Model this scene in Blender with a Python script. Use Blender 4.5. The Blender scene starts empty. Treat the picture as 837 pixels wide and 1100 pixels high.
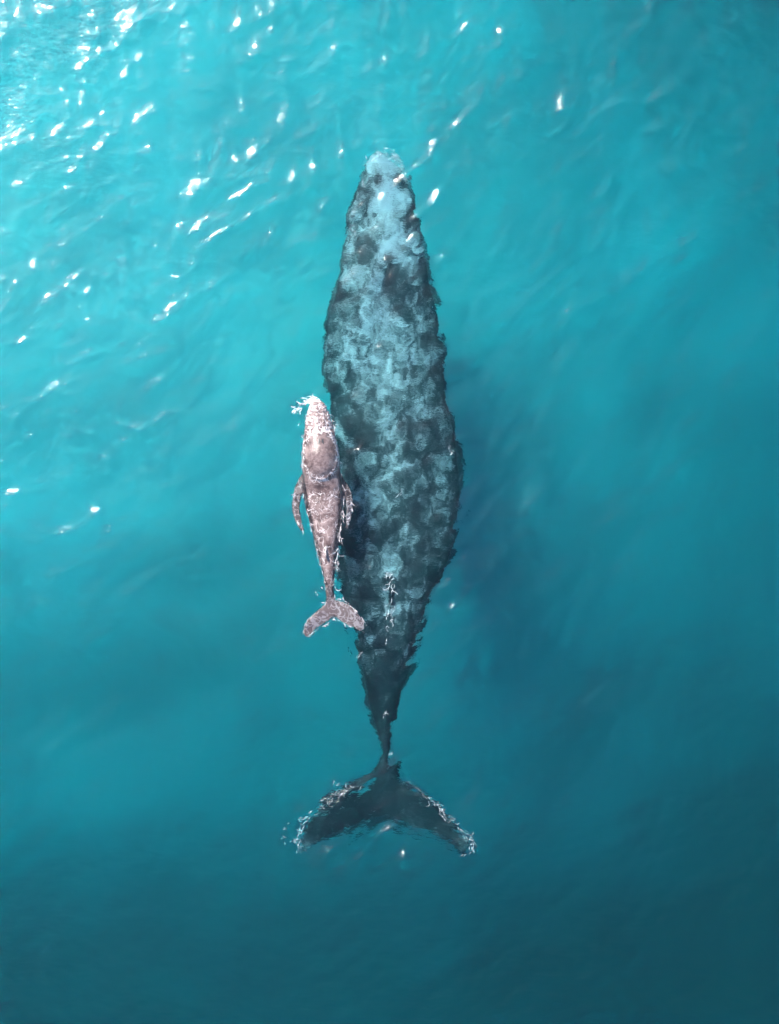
import bpy, bmesh, math, random
import numpy as np
from mathutils import Vector, Matrix, noise

random.seed(7)
rng = np.random.default_rng(7)
scene = bpy.context.scene
col = scene.collection

# ------------------------------------------------------------------ camera
PW, PH = 837.0, 1100.0          # photograph size
S = 53.8                        # photograph pixels per metre at the sea surface (z = 0)
H = 27.0                        # drone height above the sea
cam_d = bpy.data.cameras.new('camera')
cam = bpy.data.objects.new('camera', cam_d)
col.objects.link(cam)
cam.location = (0, 0, H)
cam.rotation_euler = (0, 0, 0)
cam_d.sensor_fit = 'VERTICAL'
cam_d.angle = 2 * math.atan((PH / 2 / S) / H)
cam_d.clip_end = 20000
scene.camera = cam

# ------------------------------------------------------------------ sky, sun, exposure
SUN_EL, SUN_AZ = math.radians(43.5), math.radians(-38)   # azimuth measured from +Y towards +X
world = bpy.data.worlds.new('World')
scene.world = world
world.use_nodes = True
wn = world.node_tree
bg = wn.nodes['Background']
sky = wn.nodes.new('ShaderNodeTexSky')
sky.sky_type = 'NISHITA'
sky.sun_disc = False
sky.sun_elevation = SUN_EL
sky.sun_rotation = SUN_AZ
sky.dust_density = 0.2
sky.ozone_density = 2.5
wn.links.new(sky.outputs[0], bg.inputs[0])
bg.inputs[1].default_value = 0.135
sun_d = bpy.data.lights.new('sun', 'SUN')
sun_d.energy = 5.0
sun_d.angle = math.radians(0.5)
sun_d.color = (1.0, 0.95, 0.88)
sun_d.cycles.use_multiple_importance_sampling = False
sun = bpy.data.objects.new('sun', sun_d)
col.objects.link(sun)
sdir = Vector((math.sin(SUN_AZ) * math.cos(SUN_EL), math.cos(SUN_AZ) * math.cos(SUN_EL), math.sin(SUN_EL)))
sun.rotation_euler = sdir.to_track_quat('Z', 'Y').to_euler()
sun.location = sdir * 60
scene.view_settings.view_transform = 'Standard'
scene.view_settings.look = 'None'
scene.view_settings.exposure = 1.82
scene.view_settings.gamma = 1.0
scene.view_settings.use_curve_mapping = False
cy = scene.cycles
cy.use_denoising = True
cy.max_bounces = 5
cy.use_adaptive_sampling = True
cy.adaptive_threshold = 0.02
cy.diffuse_bounces = 1
cy.transmission_bounces = 5
cy.transparent_max_bounces = 12
cy.volume_bounces = 1
cy.sample_clamp_indirect = 4.0
cy.caustics_refractive = True
cy.caustics_reflective = False


# ------------------------------------------------------------------ helpers
def at(px, py, z=0.0):
    """photograph pixel -> point at height z (the eye ray bends at the sea surface)"""
    x, y = (px - PW / 2) / S, (PH / 2 - py) / S
    if z >= 0:
        k = (H - z) / H
        return Vector((x * k, y * k, z))
    r = math.hypot(x, y)
    if r < 1e-6:
        return Vector((x, y, z))
    st = (r / math.hypot(r, H)) / 1.333
    k = (r + (-z) * st / math.sqrt(1 - st * st)) / r
    return Vector((x * k, y * k, z))


def new_mat(name):
    m = bpy.data.materials.new(name)
    m.use_nodes = True
    nt = m.node_tree
    nt.nodes.clear()
    out = nt.nodes.new('ShaderNodeOutputMaterial')
    return m, nt, out


def node(nt, kind, **kw):
    n = nt.nodes.new(kind)
    for k, v in kw.items():
        if k.startswith('i_'):
            key = k[2:].replace('_', ' ')
            n.inputs[key].default_value = v
        else:
            setattr(n, k, v)
    return n


def mesh_obj(name, verts, faces, mat=None, parent=None, smooth=True):
    me = bpy.data.meshes.new(name)
    me.from_pydata([tuple(v) for v in verts], [], faces)
    me.update()
    if smooth:
        me.polygons.foreach_set('use_smooth', [True] * len(me.polygons))
    if mat:
        me.materials.append(mat)
    o = bpy.data.objects.new(name, me)
    col.objects.link(o)
    if parent:
        o.parent = parent
    return o


# ------------------------------------------------------------------ the wave field
def make_waves():
    r = np.random.default_rng(21)
    comps = []
    # (wavelength range, number, rms slope of the band, main heading, spread)
    for lo, hi, n, slope, head, spr in ((5.0, 12.0, 5, 0.018, -60, 25), (1.6, 4.5, 12, 0.040, -55, 40),
                                        (0.5, 1.5, 26, 0.10, -52, 50), (0.2, 0.5, 34, 0.115, -50, 75)):
        for i in range(n):
            L = lo * (hi / lo) ** ((i + r.random()) / n)
            k = 2 * math.pi / L
            a = slope * math.sqrt(2.0 / n) / k
            th = math.radians(head + r.normal() * spr)
            comps.append((k * math.cos(th), k * math.sin(th), r.random() * 6.283, a))
    return np.array(comps)


WAVES = make_waves()


def ripple_strength(x, y):
    """short ripples: livelier up-wind (top of the frame), calmer below, stirred up over the swimming whales"""
    py = PH / 2 - y * S
    px = PW / 2 + x * S
    base = np.interp(py, [0, 350, 700, 1100], [1.1, 0.95, 0.76, 0.72]) * np.interp(px, [0, 300, 837], [1.06, 1.0, 0.86])
    base = base * (1 + 0.25 * np.sin(0.33 * x + 0.2 * y + 1.0) * np.sin(0.21 * x - 0.37 * y))
    w1 = np.exp(-((px - 418) / 85.0) ** 4 - ((py - 430) / 330.0) ** 6)
    w2 = np.exp(-((px - 410) / 125.0) ** 4 - ((py - 880) / 60.0) ** 4)
    return base + (1.2 - base) * np.clip(w1, 0, 1) + (1.65 - base) * np.clip(w2, 0, 1)


CHOP = 0.9                      # horizontal drift that sharpens the crests


def wave_z(x, y):
    x = np.asarray(x, float)
    y = np.asarray(y, float)
    # gentle warp so that the sum of sines never looks regular
    wx = x + 0.35 * np.sin(0.55 * y + 1.0) + 0.12 * np.sin(1.7 * y + 0.4 * x)
    wy = y + 0.35 * np.sin(0.47 * x + 2.0) + 0.12 * np.sin(1.9 * x - 0.6 * y)
    z = np.zeros(np.broadcast(x, y).shape)
    dx, dy = z.copy(), z.copy()
    calm = ripple_strength(x, y)
    for kx, ky, p, a in WAVES:
        if kx * kx + ky * ky > 16.0:
            a = a * calm
        ph = kx * wx + ky * wy + p
        z += a * np.sin(ph)
        k = math.hypot(kx, ky)
        q = CHOP * a * np.cos(ph)
        dx += q * kx / k
        dy += q * ky / k
    return z, dx, dy


def axis(fine, step, far, n):
    c = np.arange(-fine, fine + step * .5, step)
    g = fine + np.geomspace(step * 2, far - fine, n)
    return np.concatenate([-g[::-1], c, g])


# ------------------------------------------------------------------ sea
def sea_material():
    m, nt, out = new_mat('sea_water')
    tc = node(nt, 'ShaderNodeTexCoord')
    mp = node(nt, 'ShaderNodeMapping')
    mp.inputs['Rotation'].default_value = (0, 0, math.radians(35))
    mp.inputs['Scale'].default_value = (1.0, 2.2, 1.0)
    nt.links.new(tc.outputs['Object'], mp.inputs[0])
    n1 = node(nt, 'ShaderNodeTexNoise', i_Scale=5.5, i_Detail=3.0, i_Roughness=0.5)
    nt.links.new(mp.outputs[0], n1.inputs['Vector'])
    n6 = node(nt, 'ShaderNodeTexNoise', i_Scale=19.0, i_Detail=2.0)
    nt.links.new(mp.outputs[0], n6.inputs['Vector'])
    ns = node(nt, 'ShaderNodeMath', operation='MULTIPLY_ADD')
    ns.inputs[1].default_value = 0.16
    nt.links.new(n6.outputs[0], ns.inputs[0])
    nt.links.new(n1.outputs[0], ns.inputs[2])
    bump = node(nt, 'ShaderNodeBump', i_Strength=1.0, i_Distance=0.014)
    ra = node(nt, 'ShaderNodeAttribute', attribute_name='ripple')
    rm = node(nt, 'ShaderNodeMath', operation='MULTIPLY')
    rm.inputs[1].default_value = 0.014
    nt.links.new(ra.outputs['Fac'], rm.inputs[0])
    nt.links.new(rm.outputs[0], bump.inputs['Distance'])
    nt.links.new(ns.outputs[0], bump.inputs['Height'])
    fr = node(nt, 'ShaderNodeFresnel', i_IOR=1.333)
    nt.links.new(bump.outputs[0], fr.inputs['Normal'])
    refr = node(nt, 'ShaderNodeBsdfRefraction', i_IOR=1.333, i_Roughness=0.0)
    nt.links.new(bump.outputs[0], refr.inputs['Normal'])
    tr = node(nt, 'ShaderNodeBsdfTransparent')
    mix = node(nt, 'ShaderNodeMixShader')
    mix.inputs[0].default_value = TRANSP
    nt.links.new(refr.outputs[0], mix.inputs[1])
    nt.links.new(tr.outputs[0], mix.inputs[2])
    g1 = node(nt, 'ShaderNodeBsdfGlossy', i_Roughness=0.04)
    g2 = node(nt, 'ShaderNodeBsdfGlossy', i_Roughness=0.36)
    up = node(nt, 'ShaderNodeCombineXYZ')
    up.inputs[2].default_value = 1.0
    blend = node(nt, 'ShaderNodeVectorMath', operation='MULTIPLY_ADD')
    blend.inputs[1].default_value = (0.9, 0.9, 0.9)
    nt.links.new(bump.outputs[0], blend.inputs[0])
    nt.links.new(up.outputs[0], blend.inputs[2])
    nrm = node(nt, 'ShaderNodeVectorMath', operation='NORMALIZE')
    nt.links.new(blend.outputs[0], nrm.inputs[0])
    nt.links.new(nrm.outputs[0], g2.inputs['Normal'])
    nt.links.new(bump.outputs[0], g1.inputs['Normal'])
    gm = node(nt, 'ShaderNodeMixShader')
    gm.inputs[0].default_value = 0.5
    nt.links.new(g1.outputs[0], gm.inputs[1])
    nt.links.new(g2.outputs[0], gm.inputs[2])
    fm = node(nt, 'ShaderNodeMixShader')
    nt.links.new(fr.outputs[0], fm.inputs[0])
    nt.links.new(mix.outputs[0], fm.inputs[1])
    nt.links.new(gm.outputs[0], fm.inputs[2])
    nt.links.new(fm.outputs[0], out.inputs['Surface'])
    va = node(nt, 'ShaderNodeVolumeAbsorption')
    sa = (0.28, 0.042, 0.0345)
    d = 0.5
    va.inputs['Color'].default_value = (1 - sa[0] / d, 1 - sa[1] / d, 1 - sa[2] / d, 1)
    va.inputs['Density'].default_value = d
    if SCAT > 0:
        vs = node(nt, 'ShaderNodeVolumeScatter', i_Density=SCAT, i_Anisotropy=0.1)
        vs.inputs['Color'].default_value = (0.08, 0.97, 1.0, 1)
        ad = node(nt, 'ShaderNodeAddShader')
        nt.links.new(va.outputs[0], ad.inputs[0])
        nt.links.new(vs.outputs[0], ad.inputs[1])
        nt.links.new(ad.outputs[0], out.inputs['Volume'])
    else:
        nt.links.new(va.outputs[0], out.inputs['Volume'])
    return m


TRANSP = 0.12
SCAT = 0.013


def build_sea():
    ax = axis(12.0, 0.055, 3000.0, 34)
    n = len(ax)
    X, Y = np.meshgrid(ax, ax)
    fade = np.clip(1.6 - np.maximum(abs(X), abs(Y)) / 14.0, 0, 1)
    Z, DX, DY = wave_z(X, Y)
    v = np.stack([X + DX * fade, Y + DY * fade, Z * fade], -1).reshape(-1, 3).tolist()
    idx = np.arange(n * n).reshape(n, n)
    f = np.stack([idx[:-1, :-1], idx[:-1, 1:], idx[1:, 1:], idx[1:, :-1]], -1).reshape(-1, 4).tolist()
    rim = list(idx[0, :-1]) + list(idx[:-1, -1]) + list(idx[-1, :0:-1]) + list(idx[:0:-1, 0])
    b0 = len(v)
    for i in rim:
        v.append([v[i][0], v[i][1], -120.0])
    k = len(rim)
    for i in range(k):
        j = (i + 1) % k
        f.append([int(rim[j]), int(rim[i]), b0 + i, b0 + j])
    f.append([b0 + i for i in range(k)][::-1])
    o = mesh_obj('sea', v, f, sea_material())
    rip = np.concatenate([np.clip(ripple_strength(X, Y) * 0.95 * fade, 0, 1.6).reshape(-1), np.zeros(k)])
    o.data.attributes.new('ripple', 'FLOAT', 'POINT').data.foreach_set('value', rip)
    o['label'] = 'clear turquoise sea with small wind ripples and sun glints'
    o['kind'] = 'structure'
    return o


# depth of the sandy bed: a smooth cubic surface over the frame, shaped to grade the water brightness from upper left to lower right
BED = [7.3, 3.0, 4.7, 1.4, -1.2, 5.6, 0.0, 0.6, 0.5, 0.0]


def bed_terms(px, py):
    u, w = (px - 418.0) / 418.0, (py - 550.0) / 550.0
    return [np.ones_like(u), u, w, u * u, u * w, w * w, u ** 3, u * u * w, u * w * w, w ** 3]


def bed_depth(x, y):
    px = np.clip(x * S * 0.74 + PW / 2, -120, PW + 120)
    py = np.clip(PH / 2 - y * S * 0.74, -120, PH + 120)
    return np.clip(sum(c * t for c, t in zip(BED, bed_terms(px, py))), 5.0, 30.0)


def build_bed():
    m, nt, out = new_mat('sand')
    tc = node(nt, 'ShaderNodeTexCoord')
    n1 = node(nt, 'ShaderNodeTexNoise', i_Scale=0.22, i_Detail=5.0, i_Roughness=0.55)
    nt.links.new(tc.outputs['Object'], n1.inputs['Vector'])
    cr = node(nt, 'ShaderNodeValToRGB')
    cr.color_ramp.elements[0].position = 0.3
    cr.color_ramp.elements[0].color = (0.52, 0.52, 0.50, 1)
    cr.color_ramp.elements[1].position = 0.7
    cr.color_ramp.elements[1].color = (0.66, 0.66, 0.64, 1)
    nt.links.new(n1.outputs[0], cr.inputs[0])
    # pale sand painted darker with depth, to deepen the fall in brightness
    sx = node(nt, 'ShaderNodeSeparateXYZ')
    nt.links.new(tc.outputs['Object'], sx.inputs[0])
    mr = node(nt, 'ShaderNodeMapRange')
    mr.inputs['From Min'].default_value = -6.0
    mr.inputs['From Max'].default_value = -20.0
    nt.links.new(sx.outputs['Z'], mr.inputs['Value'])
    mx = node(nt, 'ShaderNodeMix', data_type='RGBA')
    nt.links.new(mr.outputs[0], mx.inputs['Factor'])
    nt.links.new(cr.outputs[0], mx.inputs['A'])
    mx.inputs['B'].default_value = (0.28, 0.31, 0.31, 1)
    bs = node(nt, 'ShaderNodeBsdfPrincipled', i_Roughness=0.9)
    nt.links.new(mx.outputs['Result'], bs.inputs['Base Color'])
    nt.links.new(bs.outputs[0], out.inputs['Surface'])
    ax = axis(24.0, 0.6, 2950.0, 24)
    n = len(ax)
    X, Y = np.meshgrid(ax, ax)
    Z = -bed_depth(X, Y)
    for i in range(n):
        for j in range(n):
            if abs(X[i, j]) < 60 and abs(Y[i, j]) < 60:
                Z[i, j] += 0.9 * noise.noise(Vector((X[i, j] * .16, Y[i, j] * .16, 3.1))) + 0.4 * noise.noise(Vector((X[i, j] * .45, Y[i, j] * .45, 8.1)))
    v = np.stack([X, Y, Z], -1).reshape(-1, 3).tolist()
    idx = np.arange(n * n).reshape(n, n)
    f = np.stack([idx[:-1, :-1], idx[:-1, 1:], idx[1:, 1:], idx[1:, :-1]], -1).reshape(-1, 4).tolist()
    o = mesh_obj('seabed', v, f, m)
    o['label'] = 'pale sandy seabed, slope and tone shaped to grade the water brightness'
    o['kind'] = 'structure'


build_sea()
build_bed()


# ------------------------------------------------------------------ whale bodies
def loft(rings, cap=True):
    """rings: list of equal-length point lists -> verts, faces of a closed tube"""
    v, f = [], []
    n = len(rings[0])
    for r in rings:
        v += [tuple(p) for p in r]
    for i in range(len(rings) - 1):
        for j in range(n):
            k = (j + 1) % n
            f.append((i * n + j, i * n + k, (i + 1) * n + k, (i + 1) * n + j))
    if cap:
        f.append(tuple(range(n))[::-1])
        b = (len(rings) - 1) * n
        f.append(tuple(b + j for j in range(n)))
    return v, f


def smooth_table(rows, m):
    """Catmull-Rom resampling of table rows to m rows"""
    a = np.array(rows, float)
    n = len(a)
    out = []
    for t in np.linspace(0, n - 1, m):
        i = min(int(t), n - 2)
        u = t - i
        p0, p1, p2, p3 = a[max(i - 1, 0)], a[i], a[i + 1], a[min(i + 2, n - 1)]
        out.append(0.5 * ((2 * p1) + (-p0 + p2) * u + (2 * p0 - 5 * p1 + 4 * p2 - p3) * u * u + (-p0 + 3 * p1 - 3 * p2 + p3) * u ** 3))
    return np.array(out)


def trunk(rows, m=90, n=40, dz=0.0):
    """rows: (py, px_left, px_right, z_top, z_wide, z_bottom) in photograph pixels and metres"""
    rings = []
    for py, xl, xr, zt, zw, zb in smooth_table(rows, m):
        zt, zw, zb = zt + dz, zw + dz, zb + dz
        a, b = at(xl, py, zw), at(xr, py, zw)
        c = (a + b) / 2
        hw = max((b.x - a.x) / 2, 0.005)
        ring = []
        for j in range(n):
            th = 2 * math.pi * j / n
            cx, sz = math.cos(th), math.sin(th)
            e = 0.92
            x = c.x + hw * math.copysign(abs(cx) ** e, cx)
            z = zw + (zt - zw if sz > 0 else zw - zb) * math.copysign(abs(sz) ** e, sz)
            ring.append((x, c.y, z))
        rings.append(ring)
    return loft(rings)


def blade(stations, m=24, n=20):
    """stations: rows (lead x,y,z, trail x,y,z, thickness) -> a tapering aerofoil"""
    rings = []
    for r in smooth_table(stations, m):
        le, te, th = Vector(r[0:3]), Vector(r[3:6]), max(r[6], 0.004)
        ch = te - le
        up = Vector((0, 0, 1)) if len(r) < 10 else Vector(r[7:10]).normalized()
        ring = []
        for j in range(n):
            a = 2 * math.pi * j / n
            t = 0.5 - 0.5 * math.cos(a)
            prof = (abs(math.sin(a)) ** 0.8) * (1.15 - 0.55 * t)
            sgn = 1 if a < math.pi else -1
            ring.append(le + ch * t + up * (sgn * th * 0.5 * prof))
        rings.append(ring)
    return loft(rings)


def union_body(name, pieces, voxel, smooth_iter):
    """fuse the pieces into one continuous skin; returns vertex array and faces"""
    v, f = [], []
    for pv, pf in pieces:
        o = len(v)
        v += [tuple(p) for p in pv]
        f += [tuple(i + o for i in q) for q in pf]
    me = bpy.data.meshes.new('tmp')
    me.from_pydata(v, [], f)
    bm = bmesh.new()
    bm.from_mesh(me)
    bmesh.ops.recalc_face_normals(bm, faces=bm.faces)
    bm.to_mesh(me)
    bm.free()
    ob = bpy.data.objects.new('tmp', me)
    col.objects.link(ob)
    md = ob.modifiers.new('r', 'REMESH')
    md.mode = 'VOXEL'
    md.voxel_size = voxel
    ms = ob.modifiers.new('s', 'SMOOTH')
    ms.iterations = smooth_iter
    ms.factor = 0.5
    dg = bpy.context.evaluated_depsgraph_get()
    ev = ob.evaluated_get(dg)
    me2 = bpy.data.meshes.new_from_object(ev, depsgraph=dg)
    bpy.data.objects.remove(ob)
    me2.name = name
    return me2


def co_arrays(me):
    n = len(me.vertices)
    c = np.empty(n * 3)
    me.vertices.foreach_get('co', c)
    nr = np.empty(n * 3)
    me.vertices.foreach_get('normal', nr)
    return c.reshape(-1, 3), nr.reshape(-1, 3)


def set_co(me, c):
    me.vertices.foreach_set('co', c.reshape(-1))
    me.update()
    me.polygons.foreach_set('use_smooth', [True] * len(me.polygons))


def add_bumps(c, nr, spots, zmin):
    """tubercles: (x, y, radius, height)"""
    d = np.zeros(len(c))
    for x, y, r, h in spots:
        q = ((c[:, 0] - x) ** 2 + (c[:, 1] - y) ** 2) / (r * r)
        d = np.maximum(d, np.where((q < 6) & (nr[:, 2] > 0.05), h * np.exp(-q * 1.1), 0))
    return c + nr * d[:, None]


def fluke_pieces(L, T, N, zc, zt, th):
    """planform of the tail flukes from leading and trailing edge pixels, left tip -> right tip"""
    st = []
    for (lp, tp), z, t in zip(zip(L, T), zt, th):
        st.append(tuple(at(lp[0], lp[1], z)) + tuple(at(tp[0], tp[1], z - 0.02)) + (t,))
    return blade(st, m=60)


def skin_material(name, dark, mid, light, scale, rough, spec, lo, foam=False):
    """mottled skin; vertex attributes: pale = lighter or darker tone with painted shade, foam = clinging white water and painted caustics"""
    m, nt, out = new_mat(name)
    L = nt.links
    tc = node(nt, 'ShaderNodeTexCoord')
    n1 = node(nt, 'ShaderNodeTexNoise', i_Scale=1.5 * scale, i_Detail=7.0, i_Roughness=0.68, i_Distortion=0.8)
    n2 = node(nt, 'ShaderNodeTexNoise', i_Scale=9.0 * scale, i_Detail=5.0, i_Roughness=0.65)
    vo = node(nt, 'ShaderNodeTexVoronoi', feature='F1', i_Scale=3.4 * scale)
    for q in (n1, n2):
        L.new(tc.outputs['Object'], q.inputs['Vector'])
    wv = node(nt, 'ShaderNodeVectorMath', operation='MULTIPLY_ADD')
    wv.inputs[1].default_value = (0.55 / scale,) * 3
    L.new(n2.outputs['Color'], wv.inputs[0])
    L.new(tc.outputs['Object'], wv.inputs[2])
    L.new(wv.outputs[0], vo.inputs['Vector'])

    def madd(a, k, b):
        q = node(nt, 'ShaderNodeMath', operation='MULTIPLY_ADD')
        q.inputs[1].default_value = k
        L.new(a, q.inputs[0])
        L.new(b, q.inputs[2])
        return q.outputs[0]

    sep = node(nt, 'ShaderNodeSeparateColor')
    L.new(vo.outputs['Color'], sep.inputs[0])
    at_ = node(nt, 'ShaderNodeAttribute', attribute_name='pale')
    f = madd(vo.outputs['Distance'], -0.14, n1.outputs[0])
    f = madd(n2.outputs[0], 0.50, f)
    f = madd(sep.outputs[0], 0.07, f)
    f = madd(at_.outputs['Fac'], 1.0, f)
    n0 = node(nt, 'ShaderNodeTexNoise', i_Scale=0.75 * scale, i_Detail=3.0, i_Roughness=0.5, i_Distortion=0.4)
    L.new(tc.outputs['Object'], n0.inputs['Vector'])
    f = madd(n0.outputs[0], 0.32, f)
    sb = node(nt, 'ShaderNodeMath', operation='SUBTRACT')
    sb.inputs[1].default_value = 0.16
    L.new(f, sb.inputs[0])
    f = sb.outputs[0]
    cr = node(nt, 'ShaderNodeValToRGB')
    e = cr.color_ramp.elements
    e[0].position, e[0].color = lo, (*dark, 1)
    e[1].position, e[1].color = lo + 0.40, (*light, 1)
    k = e.new(lo + 0.17)
    k.color = (*mid, 1)
    L.new(f, cr.inputs[0])
    bs = node(nt, 'ShaderNodeBsdfPrincipled', i_Roughness=rough)
    bs.inputs['Specular IOR Level'].default_value = spec
    colr = cr.outputs[0]
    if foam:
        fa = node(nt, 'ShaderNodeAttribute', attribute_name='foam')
        # caustic light lines painted along with the foam: crests of two warped noises, broken up by fine specks
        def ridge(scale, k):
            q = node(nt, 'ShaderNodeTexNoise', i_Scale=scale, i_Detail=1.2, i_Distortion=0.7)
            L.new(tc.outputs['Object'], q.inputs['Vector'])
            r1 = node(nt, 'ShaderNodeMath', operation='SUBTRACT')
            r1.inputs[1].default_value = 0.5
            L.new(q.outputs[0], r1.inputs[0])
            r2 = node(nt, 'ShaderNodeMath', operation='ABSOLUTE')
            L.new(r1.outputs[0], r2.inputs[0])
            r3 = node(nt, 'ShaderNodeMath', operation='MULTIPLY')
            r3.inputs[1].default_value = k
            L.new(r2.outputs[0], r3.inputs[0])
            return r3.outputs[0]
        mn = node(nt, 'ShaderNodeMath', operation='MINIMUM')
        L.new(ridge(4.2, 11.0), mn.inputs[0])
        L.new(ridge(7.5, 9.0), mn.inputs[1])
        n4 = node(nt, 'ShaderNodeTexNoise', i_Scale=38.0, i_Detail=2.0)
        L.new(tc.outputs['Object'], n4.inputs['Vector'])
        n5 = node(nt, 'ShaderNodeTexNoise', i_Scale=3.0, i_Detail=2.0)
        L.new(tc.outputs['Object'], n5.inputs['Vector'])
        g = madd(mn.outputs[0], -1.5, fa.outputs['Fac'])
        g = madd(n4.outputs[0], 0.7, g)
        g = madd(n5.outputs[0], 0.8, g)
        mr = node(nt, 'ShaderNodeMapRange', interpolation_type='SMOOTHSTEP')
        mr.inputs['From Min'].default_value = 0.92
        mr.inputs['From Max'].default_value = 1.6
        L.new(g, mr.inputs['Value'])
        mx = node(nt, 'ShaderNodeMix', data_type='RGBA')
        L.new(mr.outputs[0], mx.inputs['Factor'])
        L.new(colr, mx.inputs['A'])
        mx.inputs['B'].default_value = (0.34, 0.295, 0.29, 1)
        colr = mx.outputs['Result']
    L.new(colr, bs.inputs['Base Color'])
    bp = node(nt, 'ShaderNodeBump', i_Strength=0.5, i_Distance=0.02 / scale ** 0.5)
    L.new(n2.outputs[0], bp.inputs['Height'])
    L.new(bp.outputs[0], bs.inputs['Normal'])
    L.new(bs.outputs[0], out.inputs['Surface'])
    return m


def root_empty(name, loc, label, cat):
    o = bpy.data.objects.new(name, None)
    o.empty_display_size = 0.3
    col.objects.link(o)
    o.location = loc
    o['label'] = label
    o['category'] = cat
    return o


def adopt(o, root):
    """parent without moving: meshes are written in world coordinates"""
    o.parent = root
    o.matrix_parent_inverse = Matrix.Translation(root.location).inverted()


# ---- mother
MZ = [  # py, left, right, z_top, z_wide, z_bottom
    (164, 407, 413, -0.42, -0.48, -0.54),
    (170, 399, 424, -0.34, -0.50, -0.75),
    (185, 389, 435, -0.30, -0.58, -1.05),
    (205, 380, 442, -0.30, -0.68, -1.40),
    (235, 371, 450, -0.28, -0.80, -1.75),
    (265, 367, 457, -0.24, -0.90, -2.0),
    (300, 363, 463, -0.22, -1.00, -2.2),
    (340, 350, 473, -0.30, -1.12, -2.4),
    (372, 346, 478, -0.34, -1.20, -2.55),
    (420, 352, 482, -0.36, -1.25, -2.65),
    (470, 355, 490, -0.36, -1.28, -2.7),
    (520, 356, 495, -0.36, -1.30, -2.7),
    (560, 357, 494, -0.38, -1.30, -2.65),
    (600, 360, 483, -0.38, -1.27, -2.5),
    (640, 367, 468, -0.34, -1.22, -2.3),
    (680, 378, 457, -0.36, -1.18, -2.1),
    (720, 388, 441, -0.46, -1.12, -1.9),
    (755, 396, 431, -0.58, -1.08, -1.7),
    (785, 405, 424, -0.68, -1.05, -1.5),
    (805, 409, 422, -0.74, -1.02, -1.35),
    (825, 404, 427, -0.80, -1.00, -1.22),
    (845, 395, 438, -0.86, -1.00, -1.14),
    (862, 398, 435, -0.92, -1.00, -1.08),
]
fl_lead = [(319, 905), (323, 890), (338, 871), (355, 859), (370, 850), (388, 840), (402, 832), (416, 830), (430, 832), (444, 843), (455, 852), (468, 866), (483, 881), (499, 895), (507, 905)]
fl_trail = [(321, 914), (334, 914), (350, 905), (362, 900), (373, 896), (387, 890), (399, 886), (416, 883), (430, 888), (442, 893), (456, 897), (466, 900), (480, 907), (494, 917), (504, 915)]
MD = 1.15                       # extra depth of the mother
fl_z = [-0.62, -0.70, -0.80, -0.88, -0.92, -0.97, -1.0, -1.02, -1.0, -0.97, -0.94, -0.88, -0.80, -0.70, -0.62]
fl_t = [0.06, 0.09, 0.12, 0.14, 0.16, 0.2, 0.24, 0.26, 0.24, 0.2, 0.16, 0.14, 0.12, 0.09, 0.06]


def flipper(rootpx, pts, zs, widths, ths, up):
    st = []
    for (px, py), z, w, t in zip(pts, zs, widths, ths):
        p = at(px, py, z)
        st.append((p, w, t))
    rows = []
    for i, (p, w, t) in enumerate(st):
        q = st[min(i + 1, len(st) - 1)][0] - st[max(i - 1, 0)][0]
        q.normalize()
        side = q.cross(Vector(up)).normalized()
        le, te = p + side * w / 2, p - side * w / 2
        nn = side.cross(q)
        rows.append(tuple(le) + tuple(te) + (t,) + tuple(nn))
    return blade(rows, m=30)


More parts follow.
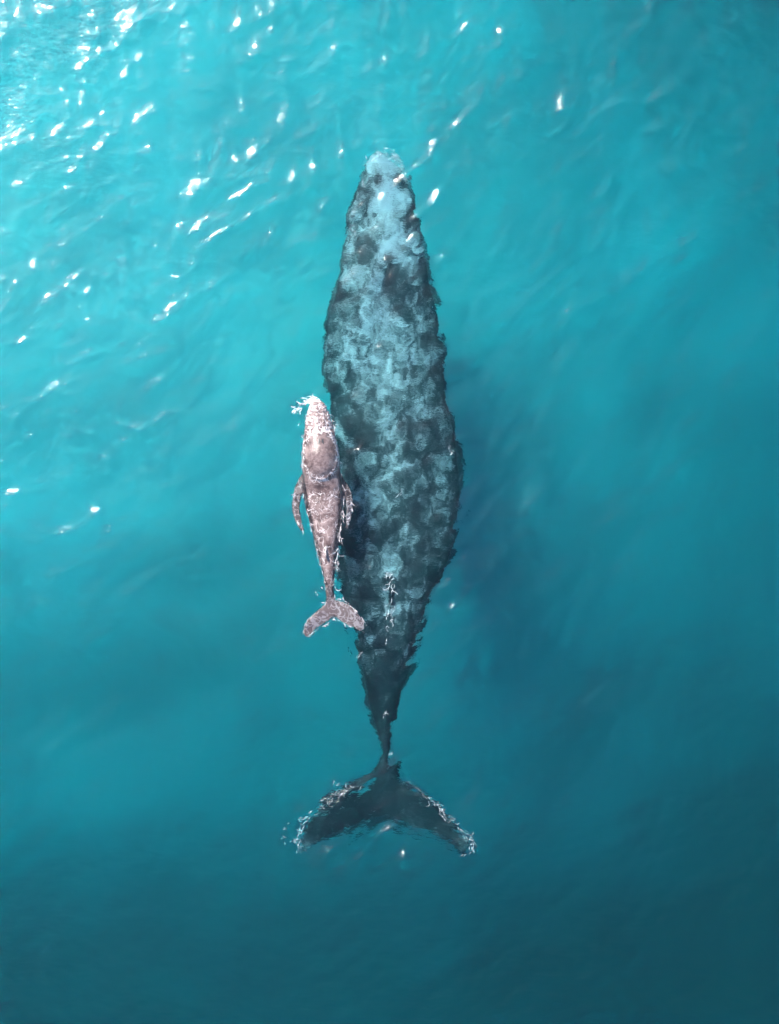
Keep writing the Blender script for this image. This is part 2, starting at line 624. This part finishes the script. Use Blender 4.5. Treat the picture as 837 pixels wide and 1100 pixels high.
def build_mother():
    root = root_empty('humpback_whale', at(416, 550, -3.85), 'large adult humpback whale swimming just under the water, mottled grey', 'whale')
    pcs = [trunk(MZ, dz=-MD)]
    pcs.append(fluke_pieces(fl_lead, fl_trail, None, None, [z - MD for z in fl_z], fl_t))
    # dorsal fin: low hump
    d = [(at(421, 618, -0.45 - MD), at(421, 640, -0.45 - MD), 0.16), (at(420, 634, -0.24 - MD), at(420, 652, -0.3 - MD), 0.12), (at(419, 648, -0.08 - MD), at(419, 656, -0.14 - MD), 0.05)]
    pcs.append(blade([tuple(a) + tuple(b) + (t, 1, 0, 0) for a, b, t in d], m=12))
    # flippers folded back under the flanks
    pcs.append(flipper(None, [(385, 350), (375, 400), (380, 460), (392, 520), (402, 565)], [-3.0, -3.5, -3.9, -4.1, -4.2], [0.95, 1.0, 0.85, 0.65, 0.3], [0.3, 0.24, 0.18, 0.13, 0.08], (0.6, 0, 1)))
    pcs.append(flipper(None, [(445, 350), (458, 400), (470, 460), (482, 515), (493, 556)], [-3.0, -3.6, -4.1, -4.4, -4.6], [0.95, 1.0, 0.85, 0.65, 0.3], [0.3, 0.24, 0.18, 0.13, 0.08], (-0.6, 0, 1)))
    me = union_body('body', pcs, 0.04, 3)
    c, nr = co_arrays(me)
    # uneven back: rolls, hollows and a keel in front of the flukes
    y = c[:, 1]
    disp = np.zeros(len(c))
    for i in range(len(c)):
        p = Vector(c[i])
        disp[i] = 0.035 * noise.noise(p * 1.3) + 0.018 * noise.noise(p * 3.7)
    c = c + nr * disp[:, None]
    # head: median ridge, splash guard round the blowholes, tubercle rows
    spots = []
    for t in np.linspace(0, 1, 9):
        p = at(409 + 4 * t, 180 + 85 * t, -0.4)
        spots.append((p.x, p.y, 0.07, 0.05))
    for s in (-1, 1):
        for q, rad in ((0.62, 0.065), (0.9, 0.06)):
            for t in np.linspace(0, 1, 9):
                py = 182 + 88 * t + rng.normal() * 1.2
                hw = np.interp(py, [170, 205, 265], [12, 30, 44])
                p = at(412 + s * hw * q + rng.normal() * 1.5, py, -0.5)
                spots.append((p.x, p.y, rad, 0.05))
    c = add_bumps(c, nr, spots, -2)
    set_co(me, c)
    o = bpy.data.objects.new('body', me)
    col.objects.link(o)
    me.materials.clear()
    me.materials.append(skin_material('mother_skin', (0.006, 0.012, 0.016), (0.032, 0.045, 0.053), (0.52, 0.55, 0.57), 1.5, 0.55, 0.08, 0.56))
    # tone: head painted brighter as near the surface, deep tail stock darker
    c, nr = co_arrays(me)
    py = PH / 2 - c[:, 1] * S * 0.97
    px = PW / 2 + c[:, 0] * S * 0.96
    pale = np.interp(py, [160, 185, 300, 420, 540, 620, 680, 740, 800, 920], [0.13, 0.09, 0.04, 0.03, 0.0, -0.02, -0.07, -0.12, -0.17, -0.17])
    pale -= 0.30 * np.clip(0.62 - nr[:, 2], 0, 1)  # flank shade painted into the tone by surface normal
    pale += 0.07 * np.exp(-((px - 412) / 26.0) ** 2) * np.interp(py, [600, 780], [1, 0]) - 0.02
    # pale V of the splash guard in front of the dark hollow that holds the blowholes
    for (x0, y0), (x1, y1), wd in (((418, 258), (401, 306), 6.0), ((418, 258), (440, 296), 6.0), ((418, 182), (418, 255), 7.0)):
        t = np.clip(((px - x0) * (x1 - x0) + (py - y0) * (y1 - y0)) / ((x1 - x0) ** 2 + (y1 - y0) ** 2), 0, 1)
        dd = np.hypot(px - x0 - t * (x1 - x0), py - y0 - t * (y1 - y0))
        pale += 0.10 * np.exp(-(dd / wd) ** 2) * (nr[:, 2] > 0)
    pale -= 0.25 * np.exp(-((px - 420) / 11.0) ** 2 - ((py - 298) / 17.0) ** 2) * (nr[:, 2] > 0)
    # white trailing rims of the fluke tips
    tip = np.clip((np.abs(px - 414) - 62) / 35.0, 0, 1) * (py > 830)
    pale += 0.18 * tip
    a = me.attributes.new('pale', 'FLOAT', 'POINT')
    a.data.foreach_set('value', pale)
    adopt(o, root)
    return root, me


# ---- calf
CZ = [
    (429, 337, 343, 0.00, -0.05, -0.10),
    (432, 333.5, 347, 0.05, -0.06, -0.18),
    (441, 331, 352, 0.09, -0.07, -0.28),
    (452, 328.5, 356, 0.12, -0.09, -0.38),
    (464, 327, 359.5, 0.16, -0.11, -0.46),
    (476, 325.5, 362, 0.22, -0.12, -0.52),
    (489, 324.5, 364, 0.26, -0.13, -0.58),
    (503, 324.5, 365.5, 0.24, -0.15, -0.64),
    (515, 325, 367, 0.14, -0.18, -0.68),
    (529, 326, 368.5, 0.06, -0.20, -0.70),
    (543, 328, 368.5, 0.05, -0.22, -0.70),
    (560, 332, 367, 0.05, -0.22, -0.68),
    (580, 337.5, 364, 0.05, -0.20, -0.60),
    (600, 342, 361.5, 0.03, -0.18, -0.50),
    (620, 347.5, 359.5, 0.00, -0.15, -0.38),
    (637, 350.5, 358.5, -0.02, -0.12, -0.26),
    (650, 350, 362, -0.03, -0.09, -0.16),
    (661, 352, 366, -0.05, -0.08, -0.11),
]
cf_lead = [(326, 679), (328, 671), (332, 664.5), (338, 658), (344, 653), (350, 648), (357, 645), (364, 645), (370, 647.5), (376, 651), (382, 656.5), (387, 662), (391, 668)]
cf_trail = [(328, 685), (332, 683), (337, 678), (342, 674.5), (347, 671), (353, 667), (360, 663), (366, 667), (372, 671), (378, 674), (383, 676), (387, 678), (391, 676)]
cf_z = [-0.03, -0.03, -0.03, -0.04, -0.05, -0.06, -0.07, -0.06, -0.05, -0.04, -0.03, -0.03, -0.03]
cf_t = [0.025, 0.035, 0.045, 0.05, 0.06, 0.07, 0.08, 0.07, 0.06, 0.05, 0.045, 0.035, 0.025]


def build_calf():
    root = root_empty('humpback_calf', at(346, 550, -0.7), 'small pinkish grey humpback calf at the surface beside the adult whale', 'whale')
    pcs = [trunk(CZ, m=80)]
    pcs.append(fluke_pieces(cf_lead, cf_trail, None, None, cf_z, cf_t))
    pcs.append(flipper(None, [(330, 509), (321, 527), (318, 545), (321, 560), (325.5, 570)], [-0.22, -0.16, -0.12, -0.1, -0.1], [0.2, 0.2, 0.17, 0.13, 0.05], [0.09, 0.07, 0.05, 0.04, 0.03], (-0.3, 0, 1)))
    pcs.append(flipper(None, [(362, 512), (372, 528), (375.5, 545), (374.5, 558), (372.5, 568)], [-0.24, -0.22, -0.22, -0.2, -0.2], [0.2, 0.18, 0.14, 0.10, 0.05], [0.09, 0.07, 0.05, 0.04, 0.03], (0.3, 0, 1)))
    d = [(at(350, 583, 0.03), at(350, 598, 0.03), 0.06), (at(350, 590, 0.09), at(350, 600, 0.08), 0.05), (at(350, 597, 0.14), at(350, 602, 0.12), 0.025)]
    pcs.append(blade([tuple(a) + tuple(b) + (t, 1, 0, 0) for a, b, t in d], m=10))
    me = union_body('body', pcs, 0.016, 3)
    c, nr = co_arrays(me)
    disp = np.zeros(len(c))
    for i in range(len(c)):
        p = Vector(c[i])
        disp[i] = 0.012 * noise.noise(p * 4.0) + 0.006 * noise.noise(p * 11.0)
    c = c + nr * disp[:, None]
    q = np.hypot((PW / 2 + c[:, 0] * S - 344.5) / 17.0, (PH / 2 - c[:, 1] * S - 489) / 24.0)
    c[:, 2] += 0.07 * np.clip(1.15 - q, 0, 1) ** 0.7 * (nr[:, 2] > 0)
    spots = []
    for k in range(46):                                  # knobbly rim round the crown
        th = 2 * math.pi * k / 46
        p = at(344.5 + 18.5 * math.cos(th), 489 + 26 * math.sin(th), 0.1)
        spots.append((p.x, p.y, 0.03, 0.016))
    for t in np.linspace(0, 1, 9):
        p = at(340 + 2.5 * t, 434 + 32 * t, 0.1)
        spots.append((p.x, p.y, 0.028, 0.022))
    for s in (-1, 1):
        for q in (0.5, 0.8, 1.0):
            for t in np.linspace(0, 1, 10):
                py = 434 + 34 * t + rng.normal() * .7
                hw = np.interp(py, [432, 441, 464], [6, 10, 15.5])
                p = at(341.5 + 1.5 * t + s * hw * q + rng.normal() * .6, py, 0.1)
                spots.append((p.x, p.y, 0.026, 0.02))
    c = add_bumps(c, nr, spots, -1)
    set_co(me, c)
    o = bpy.data.objects.new('body', me)
    col.objects.link(o)
    me.materials.clear()
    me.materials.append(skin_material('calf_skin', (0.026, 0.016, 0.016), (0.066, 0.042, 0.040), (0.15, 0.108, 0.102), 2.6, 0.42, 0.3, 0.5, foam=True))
    a = me.attributes.new('pale', 'FLOAT', 'POINT')
    c, nr = co_arrays(me)
    py = PH / 2 - c[:, 1] * S
    px = PW / 2 + c[:, 0] * S
    pale = np.interp(py, [430, 445, 470, 500, 560, 620, 640, 655, 690], [0.18, 0.12, 0.05, 0.02, 0, 0.03, 0.06, 0.26, 0.30])
    a.data.foreach_set('value', pale)
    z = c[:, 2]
    fo = np.interp(py, [428, 440, 462, 470, 510, 530, 560, 600, 640, 655, 690], [1.1, 0.80, 0.62, 0.14, 0.10, 0.46, 0.56, 0.58, 0.66, 0.86, 0.95])  # head wash, then painted caustic lines along the back
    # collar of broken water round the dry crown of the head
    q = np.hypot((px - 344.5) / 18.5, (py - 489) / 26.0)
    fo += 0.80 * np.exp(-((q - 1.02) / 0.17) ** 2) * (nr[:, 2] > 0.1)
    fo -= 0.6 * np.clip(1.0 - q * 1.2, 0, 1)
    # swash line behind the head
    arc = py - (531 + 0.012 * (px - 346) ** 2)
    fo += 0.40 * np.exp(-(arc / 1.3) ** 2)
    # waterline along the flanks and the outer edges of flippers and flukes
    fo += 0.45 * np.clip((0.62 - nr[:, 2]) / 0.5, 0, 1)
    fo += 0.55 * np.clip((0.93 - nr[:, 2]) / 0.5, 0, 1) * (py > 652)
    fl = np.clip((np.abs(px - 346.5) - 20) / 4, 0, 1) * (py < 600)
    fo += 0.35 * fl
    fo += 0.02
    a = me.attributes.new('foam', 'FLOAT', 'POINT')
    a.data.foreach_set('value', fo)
    adopt(o, root)
    return root, me


mother, mother_me = build_mother()
calf, calf_me = build_calf()


# ---- blowholes: paired slits on the crown of each head
def bvh_of(me):
    from mathutils.bvhtree import BVHTree
    n = len(me.vertices)
    c = np.empty(n * 3)
    me.vertices.foreach_get('co', c)
    return BVHTree.FromPolygons(c.reshape(-1, 3).tolist(), [tuple(p.vertices) for p in me.polygons])


hole_mat, nt_, out_ = new_mat('blowhole_skin')
b_ = node(nt_, 'ShaderNodeBsdfPrincipled', i_Roughness=0.5)
b_.inputs['Base Color'].default_value = (0.012, 0.011, 0.012, 1)
nt_.links.new(b_.outputs[0], out_.inputs['Surface'])


def blowholes(root, me, pxs, length, width, z0, lean):
    tree = bvh_of(me)
    for (px, py), s in zip(pxs, (-1, 1)):
        c0 = at(px, py, z0)
        v, f = [], []
        n, m = 14, 4
        rows = []
        for i in range(n + 1):
            t = i / n - 0.5
            w = width * math.cos(math.pi * t) ** 0.7 if abs(t) < 0.5 else 0.0
            y = c0.y + length * t
            x = c0.x + s * lean * length * (0.5 - t) - s * 0.15 * length * math.cos(math.pi * t)
            for j in range(m + 1):
                u = j / m - 0.5
                hit = tree.ray_cast(Vector((x + u * w, y, 3)), Vector((0, 0, -1)))[0]
                z = hit.z if hit else z0
                v.append((x + u * w, y, z + 0.006 * length * 10 * (0.25 - u * u) + 0.002))
        k = m + 1
        for i in range(n):
            for j in range(m):
                f.append((i * k + j, i * k + j + 1, (i + 1) * k + j + 1, (i + 1) * k + j))
        o = mesh_obj('blowhole', v, f, hole_mat)
        adopt(o, root)


blowholes(mother, mother_me, [(416.5, 290), (423.5, 290)], 0.30, 0.06, -1.4, 0.12)
blowholes(calf, calf_me, [(342.5, 474), (347.0, 474)], 0.12, 0.035, 0.3, 0.15)

# ------------------------------------------------------------------ foam, broken water and painted glints on the surface
def foam_material(name, cover, tint):
    m, nt, out = new_mat(name)
    tc = node(nt, 'ShaderNodeTexCoord')
    n = node(nt, 'ShaderNodeTexNoise', i_Scale=22.0, i_Detail=3.0)
    nt.links.new(tc.outputs['Object'], n.inputs['Vector'])
    mr = node(nt, 'ShaderNodeMapRange')
    mr.inputs['From Min'].default_value = 0.35
    mr.inputs['From Max'].default_value = 0.65
    mr.inputs['To Min'].default_value = cover * 0.35
    mr.inputs['To Max'].default_value = min(1.0, cover * 1.6)
    nt.links.new(n.outputs[0], mr.inputs['Value'])
    b = node(nt, 'ShaderNodeBsdfPrincipled', i_Roughness=0.6)
    b.inputs['Base Color'].default_value = (*tint, 1)
    t = node(nt, 'ShaderNodeBsdfTransparent')
    mx = node(nt, 'ShaderNodeMixShader')
    nt.links.new(mr.outputs[0], mx.inputs[0])
    nt.links.new(t.outputs[0], mx.inputs[1])
    nt.links.new(b.outputs[0], mx.inputs[2])
    nt.links.new(mx.outputs[0], out.inputs['Surface'])
    return m


glint_mid = foam_material('bright_glint', 0.5, (0.46, 0.52, 0.54))  # white for painted surface glints over the mother's back
foam_thick = foam_material('foam_or_glint', 0.55, (0.55, 0.50, 0.51))
foam_glint_thin = foam_material('thin_foam_glint', 0.32, (0.48, 0.55, 0.57))  # serves snout foam and the painted fluke glints
sea_me = bpy.data.objects['sea'].data
sea_tree = bvh_of(sea_me)
calf_tree = bvh_of(calf_me)


def top_z(x, y):
    h = sea_tree.ray_cast(Vector((x, y, 5)), Vector((0, 0, -1)))[0]
    z = h.z if h else 0.0
    h = calf_tree.ray_cast(Vector((x, y, 5)), Vector((0, 0, -1)))[0]
    return max(z, h.z) if h else z


def foam(label, runs, seed, mat):
    """runs: (path in photograph pixels, spread px, number of threads, thread length px, thread width px)"""
    r = random.Random(seed)
    v, f = [], []
    jit = 0.2 if mat is foam_thick else 0.45
    for path, spread, count, ln, wd in runs:
        pts = [Vector((p[0], p[1], 0)) for p in path]
        seg = [(pts[i + 1] - pts[i]).length for i in range(len(pts) - 1)]
        tot = sum(seg)
        for _ in range(count):
            d = r.random() * tot
            i = 0
            while i < len(seg) - 1 and d > seg[i]:
                d -= seg[i]
                i += 1
            tan = (pts[i + 1] - pts[i]).normalized()
            nrm = Vector((-tan.y, tan.x, 0))
            p = pts[i] + tan * d + nrm * r.gauss(0, spread)
            ang = math.atan2(tan.y, tan.x) + r.gauss(0, jit)
            L_ = ln * r.uniform(0.35, 1.4)
            n = max(4, int(L_ / 1.1))
            w0 = (0.8 if mat is foam_thick else 0.62) * wd * r.uniform(0.4, 1.3)
            turn = r.gauss(0, 0.12)
            row = []
            for k in range(n + 1):
                turn = turn * 0.7 + r.gauss(0, 0.2)
                ang += turn
                t = k / n
                w = w0 * (math.sin(math.pi * (0.06 + 0.88 * t)) ** 0.7) * r.uniform(0.6, 1.25)
                side = Vector((-math.sin(ang), math.cos(ang), 0))
                row.append((p + side * w / 2, p.copy(), p - side * w / 2))
                p = p + Vector((math.cos(ang), math.sin(ang), 0)) * (L_ / n)
            b = len(v)
            for a_, m_, c_ in row:
                for q, dz in ((a_, 0.002), (m_, 0.012), (c_, 0.002)):
                    w_ = at(q.x, q.y, 0.0)
                    v.append((w_.x, w_.y, top_z(w_.x, w_.y) + dz))
            for k in range(n):
                o = b + 3 * k
                f.append((o, o + 1, o + 4, o + 3))
                f.append((o + 1, o + 2, o + 5, o + 4))
    o = mesh_obj('foam_or_glint', v, f, mat)  # real foam, and the mother's glints painted as strands
    o['label'] = label
    o['category'] = 'foam'
    o['kind'] = 'stuff'
    return o


foam('white splash thrown sideways at the snout of the calf', [
    ([(337, 428), (329, 431), (318, 442)], 1.8, 34, 6, 1.7), ([(345, 430), (338, 428), (330, 432)], 1.3, 24, 5, 1.6),
    ([(349, 434), (354, 446), (360, 460)], 1.2, 10, 5, 1.1), ([(334, 450), (318, 470)], 4.0, 5, 3, 0.9)], 3, foam_thick)
foam('thin broken white waterline hugging the calf body and flippers', [
    ([(331, 441), (326.5, 470), (323.8, 489), (323.8, 505)], 0.3, 16, 5, 0.8),
    ([(325, 529), (332, 560), (338, 580), (342, 600), (348, 622), (351, 640)], 0.4, 26, 5, 0.9),
    ([(353, 441), (360, 464), (364.6, 489), (367, 515), (369.5, 530), (369, 548), (366, 566)], 0.3, 24, 7, 0.8),
    ([(369, 545), (367, 560), (364.5, 580), (362.5, 600), (360.5, 622), (359.5, 640)], 0.3, 34, 9, 0.9),
    ([(323, 509), (317.5, 527), (315.5, 547), (320, 561), (326, 571)], 0.5, 18, 5, 0.9),
    ([(370, 514), (376.5, 528), (377.5, 545), (375.5, 558), (372.5, 568)], 0.4, 14, 5, 0.9),
    ([(337, 612), (343, 640)], 3.0, 4, 2.5, 1.0)], 4, foam_thick)
foam('white broken water along the edges of the calf tail flukes', [
    ([(351, 647), (338, 657), (329, 668), (325.5, 682), (330, 685), (343, 675), (360, 664)], 0.4, 32, 4, 0.9),
    ([(360, 664), (374, 672), (390, 678), (393, 670), (386, 660), (374, 648), (364, 643)], 0.4, 32, 4, 0.9)], 5, foam_thick)
foam('wavering white strands painted as surface glints over the back of the adult whale', [  # surface reflections built as pale mesh strands
    ([(419, 612), (421, 632), (419, 655), (417, 672), (414.5, 688)], 2.4, 26, 10, 1.1),
    ([(423, 640), (424, 668)], 1.8, 7, 6, 0.9), ([(434, 522), (429, 533)], 1.0, 6, 5, 1.1), ([(484, 478), (487, 486)], 1.0, 5, 5, 1.2),
    ([(386, 700), (383, 714)], 1.0, 5, 4, 0.9), ([(415, 762), (414, 772)], 0.8, 4, 4, 0.9), ([(417, 813), (421, 809)], 0.7, 4, 3, 1.6)], 6, glint_mid)
foam('pale strands painted as ripple glints over the left tail fluke of the adult whale', [  # glints on the ripples drawn as pale strands
    ([(390, 842), (370, 850), (356, 857), (341, 868), (330, 879)], 2.2, 40, 6, 0.9),
    ([(330, 878), (322, 890), (318, 903), (322, 916)], 2.6, 34, 7, 1.0), ([(311, 880), (306, 893), (304, 906)], 2.0, 7, 4, 0.9),
    ([(352, 846), (362, 843)], 1.0, 4, 5, 1.0)], 7, foam_glint_thin)
foam('pale strands painted as ripple glints over the right tail fluke of the adult whale', [  # ripple glints drawn as strands on this side too
    ([(432, 838), (446, 846), (458, 855), (470, 868), (484, 881), (498, 894)], 2.0, 44, 6, 0.9),
    ([(498, 893), (507, 904), (506, 914), (498, 920)], 2.4, 26, 5, 1.0)], 8, foam_glint_thin)
foam('light broken water ringing the snout of the adult whale', [
    ([(393, 182), (397, 172), (408, 165), (420, 166), (430, 178), (437, 192)], 3.0, 44, 6, 1.1),
    ([(403, 161), (414, 160)], 0.8, 5, 6, 1.2), ([(388, 200), (395, 194)], 2.0, 8, 5, 1.4), ([(373, 240), (380, 252)], 2.0, 8, 5, 1.2)], 9, foam_glint_thin)
